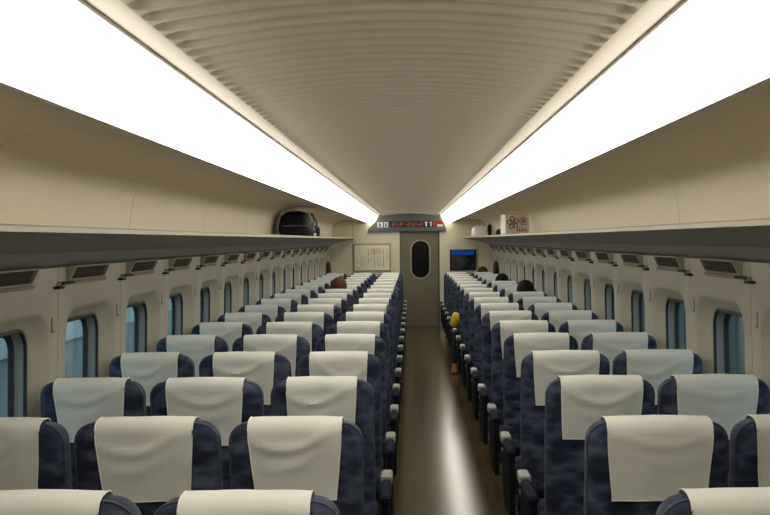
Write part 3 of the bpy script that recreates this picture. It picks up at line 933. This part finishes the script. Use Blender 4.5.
    ellipsoid((hx, fy - .012, hz - .055), (.024, .008, .007), 10, 6).obj('mouth', M['lip_skin'], T, smooth=80)
    # hair: cap over crown, back and sides, clear of the face, with strand relief
    m = MB()
    nu, nv = 28, 14
    rings = []
    for i in range(nv + 1):
        th = 0.02 + (PI * (0.74 if hair_long else 0.66)) * i / nv
        ring = []
        for j in range(nu):
            ph = 2 * PI * j / nu
            front = max(0.0, math.sin(ph))
            tt = th * (1 - 0.42 * front ** 2)
            w_ = 1 + .02 * math.sin(ph * 13 + i * .4) + .02 * noise.noise(Vector((ph * 3, i * .5, hx * 40 + x)))
            ring.append((hx + .101 * w_ * math.sin(tt) * math.cos(ph), hy + .112 * w_ * math.sin(tt) * math.sin(ph), hz + .015 + .112 * math.cos(tt)))
        rings.append(ring)
    inner = [[(hx + (p[0] - hx) * .9, hy + (p[1] - hy) * .9, hz + .015 + (p[2] - hz - .015) * .9) for p in r_] for r_ in rings[::-1]]
    m.loft(rings + inner, cap=True)
    m.obj('hair', M[hair], T, smooth=70)
    return T

person('person with auburn hair seated in the middle of the three-seat side', -0.90, row_y(11), 1.275, 'hairred', 'shirt', tilt=-0.02, hair_long=True)
person('person with black hair in the window seat, tenth row, two-seat side', 1.297, row_y(10), 1.262, 'hair', 'shirt', tilt=0.0, hair_long=True)
person('person with black hair in the window seat, thirteenth row, two-seat side', 1.297, row_y(13), 1.235, 'hair', 'shirt', tilt=0.0)
person('person with dark brown hair in the last window seat, two-seat side', 1.297, row_y(17), 1.235, 'hairbrown', 'shirt', tilt=0.0)
person('person in a yellow top with one tan shoe out in the aisle', 0.806, row_y(11), 1.06, 'hair', 'yellow', arm_out=-1, leg_out=True, tilt=0.03)

# ------------------------------------------------------------------ luggage on the racks
ZS = 1.770
bag = thing('duffel_bag', 'large black holdall lying on the rack of the three-seat side', 'bag', (-1.325, 11.8, ZS + .001))
m = MB()
def bagring(y, w, h, lift=0):
    pts_ = []
    for a, b_ in rrect(w / 2, h / 2, min(w, h) * .3, 5, 3):
        z = b_ + h / 2
        k_ = 1 - (.85 if a > 0 else .22) * max(0, z / h - .30)     # slumps towards the aisle
        wob = .012 * noise.noise(Vector((a * 7, y * 5, z * 7)))
        pts_.append((a * k_ + wob + .06 * (z / h - .5) * (1 if a > 0 else .3), y, max(0, z + lift + wob)))
    return pts_
m.loft([bagring(.0, .25, .20), bagring(.015, .33, .255), bagring(.06, .38, .285), bagring(.25, .39, .30), bagring(.5, .385, .29), bagring(.72, .37, .26), bagring(.80, .32, .21), bagring(.815, .24, .16)], cap=True)
m.obj('bag_body', M['bagblack'], bag, smooth=60)
m = MB(); m.tube([(.17, .18, .10), (.205, .2, .18), (.19, .26, .25), (.16, .34, .27), (.18, .46, .24), (.205, .5, .18), (.20, .52, .10)], .012, 6)
m.obj('strap', M['strap'], bag, smooth=60)
m = MB(); m.box(-.14, .16, -.006, .01, .125, .137)
m.obj('zipper', M['strap'], bag, smooth=0)
m = MB(); m.box(.185, .215, .30, .34, .012, .05, .004)
m.obj('luggage_tag', M['bagwhite'], bag)
pou = thing('pouch', 'small black pouch on the rack just beyond the black holdall', 'bag', (-1.24, 13.0, ZS + .001))
m = MB(); m.loft([[(a * k_, y, max(0, b_ * k_ + .075)) for a, b_ in rrect(.085, .075, .045, 4, 2)] for y, k_ in ((0, .7), (.02, .95), (.15, 1), (.28, .9), (.30, .6))], cap=True)
m.obj('pouch_body', M['bagblack'], pou, smooth=60)
m = MB(); m.tube([(-.03, .05, .145), (-.02, .08, .175), (0, .15, .18), (.0, .21, .16), (0, .24, .14)], .006, 5)
m.obj('handle', M['strap'], pou, smooth=60)

pb = thing('paper_bag', 'white paper bag with purple flower print and red lettering on the rack', 'bag', (1.25, 12.75, ZS + .001), math.radians(20))
m = MB()
bw, bd, bh = .158, .07, .255
m.loft([[(x_ * bw * k_, y_ * bd * k2, z) for x_, y_ in ((-1, -1), (1, -1), (1, 1), (-1, 1))] for z, k_, k2 in ((0, 1, 1), (bh * .5, 1.0, .97), (bh, 1.0, .9), (bh, .98, .85), (bh * .6, .98, .9))], cap=True)
m.obj('bag_body', M['paperbag'], pb, smooth=0)
def ringprint(cx_, cz_, r0, r1, n_=16):
    pr_ = MB()
    a_ = [(cx_ + r0 * math.cos(2 * PI * i / n_), -bd - .003, cz_ + r0 * math.sin(2 * PI * i / n_)) for i in range(n_)]
    b_ = [(cx_ + r1 * math.cos(2 * PI * i / n_), -bd - .003, cz_ + r1 * math.sin(2 * PI * i / n_)) for i in range(n_)]
    pr_.loft([a_, b_, [(p[0], p[1] + .004, p[2]) for p in b_], [(p[0], p[1] + .004, p[2]) for p in a_]])
    return pr_
fl = MB()
for (cx_, cz_, R_) in ((-.06, .155, .05), (.075, .175, .034)):
    for i in range(5):
        an = 2 * PI * i / 5 + .5
        q = ringprint(cx_ + R_ * math.cos(an), cz_ + R_ * math.sin(an), R_ * .42, R_ * .62, 12); fl.add(q.v, q.f)
    q = ringprint(cx_, cz_, R_ * .12, R_ * .34, 10); fl.add(q.v, q.f)
fl.obj('flower_print', M['print_purple'], pb, smooth=0)
tx = MB()
rn = random.Random(5)
for i in range(6):                                  # handwriting-like red marks, not legible in the photo
    x_ = -.01 + i * .024
    tx.box(x_, x_ + .018, -bd - .003, -bd + .001, .055 + rn.random() * .01, .066 + rn.random() * .01)
    tx.box(x_ + .006, x_ + .012, -bd - .003, -bd + .001, .04, .085 + rn.random() * .015)
tx.obj('lettering', M['print_red'], pb, smooth=0)
for yy in (-bd * .8, bd * .8):
    m = MB(); m.tube([(-.05, yy, bh - .03), (-.048, yy, bh + .02), (-.02, yy * .6, bh + .034), (.02, yy * .6, bh + .034), (.048, yy, bh + .02), (.05, yy, bh - .03)], .003, 5)
    m.obj('handle', M['paperbag'], pb)

def sack(label, loc, w, d_, h_, mat, seed, knot):
    t = thing('carrier_bag', label, 'bag', loc)
    m = MB(); rings = []
    for (z, k_) in ((0, .92), (.04, 1), (.35, 1.0), (.65, .98), (.85, .93), (.96, .78), (1, .5)):
        ring = []
        for j in range(20):
            ph = 2 * PI * j / 20
            w_ = 1 + .16 * noise.noise(Vector((math.cos(ph) * 3, math.sin(ph) * 3, z * 4 + seed)))
            cs, sn_ = math.cos(ph), math.sin(ph)
            e = .62
            ring.append((w / 2 * k_ * w_ * abs(cs) ** e * (1 if cs > 0 else -1), d_ / 2 * k_ * w_ * abs(sn_) ** e * (1 if sn_ > 0 else -1), z * h_))
        rings.append(ring)
    m.loft(rings, cap=True)
    m.obj('bag_body', M[mat], t, smooth=50)
    if knot:
        for q in (-1, 1):
            k2 = MB(); k2.tube([(q * .012, 0, h_ * .95), (q * .045, 0, h_ * 1.09), (q * .075, 0, h_ * 1.02)], [.014, .02, .006], 6)
            k2.obj('handle', M[mat], t, smooth=60)
    else:
        k2 = MB(); k2.tube([(-w * .3, 0, h_ * .9), (-w * .2, 0, h_ * 1.1), (w * .2, 0, h_ * 1.1), (w * .3, 0, h_ * .9)], .006, 5)
        k2.obj('handle', M['strap'], t, smooth=60)
    return t
sack('crumpled white carrier bag at the far end of the rack, two-seat side', (1.23, 19.1, ZS + .001), .29, .26, .20, 'bagwhite', 1, True)
sack('black shoulder bag standing beside the crumpled white carrier bag', (1.425, 19.3, ZS + .001), .07, .22, .235, 'bagblack', 2, False)
sack('small black bag between the white carrier bag and the paper bag', (1.25, 15.0, ZS + .001), .11, .2, .095, 'bagblack', 3, False)

# ------------------------------------------------------------------ hanging coats
def coat(label, s, y, ztop, mat, wd, ln):
    xw = X(s, wx(1.3)) - s * .058
    t = thing('coat', label, 'coat', (xw, y, ztop))
    m = MB(); rings = []
    for (z, hw, th) in ((0, .02, .014), (-.02, .05, .026), (-.055, wd * .52, .034), (-.10, wd * .62, .042), (-ln * .5, wd * .66, .046), (-ln * .8, wd * .74, .05), (-ln, wd * .80, .046)):
        rings.append([(th * math.sin(2 * PI * j / 20) * (1 + .25 * math.sin(4 * PI * j / 10 + z * 5)), hw * math.cos(2 * PI * j / 20), z) for j in range(20)])
    m.loft(rings, cap=True)
    m.obj('coat_body', M[mat], t, smooth=60)
    for q in (-1, 1):
        k = MB(); k.tube([(-s * .004, q * wd * .45, -.05), (-s * .012, q * wd * .66, -.12), (-s * .016, q * wd * .74, -ln * .55), (-s * .02, q * wd * .70, -ln * .86)], [.026, .03, .028, .022], 8)
        k.obj('sleeve', M[mat], t, smooth=60)
    k = MB(); k.tube([(s * .01, -.035, -.012), (-s * .018, 0, -.035), (s * .01, .035, -.012)], .012, 6)
    k.obj('collar', M[mat], t, smooth=60)
    k = MB(); k.tube([(0, 0, -.01), (0, 0, .02), (s * .022, 0, .028)], .004, 5)
    k.obj('hanging_loop', M['strap'], t)
    return t
coat('dark brown coat hanging on the wall near the far end, three-seat side', -1, 19.60, 1.335, 'coatbrown', .20, .55)
coat('black coat hanging by a window near the far end, two-seat side', 1, 18.47, 1.345, 'coat', .24, .5)

# ------------------------------------------------------------------ outside: ballast, tracks, parapet walls at dusk
g = MB(); g.box(-40, 40, -30, 60, -1.5, -1.35)
tag(g.obj('ground', M['ballast'], smooth=0), 'grey track bed outside the car windows', 'ground', kind='structure')
for s in (-1, 1):
    w = MB(); w.box(min(X(s, 6.6), X(s, 6.9)), max(X(s, 6.6), X(s, 6.9)), -30, 60, -1.35, -0.12)
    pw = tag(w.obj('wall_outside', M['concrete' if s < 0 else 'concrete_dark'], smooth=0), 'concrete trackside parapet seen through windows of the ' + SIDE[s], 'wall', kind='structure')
    for i in range(30):
        q = MB(); q.box(min(X(s, 6.5), X(s, 6.95)), max(X(s, 6.5), X(s, 6.95)), -30 + 3 * i, -27.02 + 3 * i, -0.12, 0.36)
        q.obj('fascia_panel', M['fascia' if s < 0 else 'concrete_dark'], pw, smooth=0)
    for zz in (0.60, 0.85):
        q = MB(); q.box(min(X(s, 6.7), X(s, 6.78)), max(X(s, 6.7), X(s, 6.78)), -30, 60, zz, zz + .06)
        q.obj('handrail', M['rail'], pw, smooth=0)
    q = MB()
    for i in range(45):
        q.box(min(X(s, 6.7), X(s, 6.78)), max(X(s, 6.7), X(s, 6.78)), -29 + i * 2, -28.92 + i * 2, -.05, .86)
    q.obj('railing_post', M['rail'], pw, smooth=0)['kind'] = 'stuff'
    for dx in (3.4, 4.85):
        q = MB(); q.box(min(X(s, dx), X(s, dx + .07)), max(X(s, dx), X(s, dx + .07)), -30, 60, -1.35, -1.2)
        tag(q.obj('track_rail', M['steel'], smooth=0), '%s steel rail of the neighbouring track, %s' % ('inner' if dx < 4 else 'outer', SIDE[s]), 'rail')
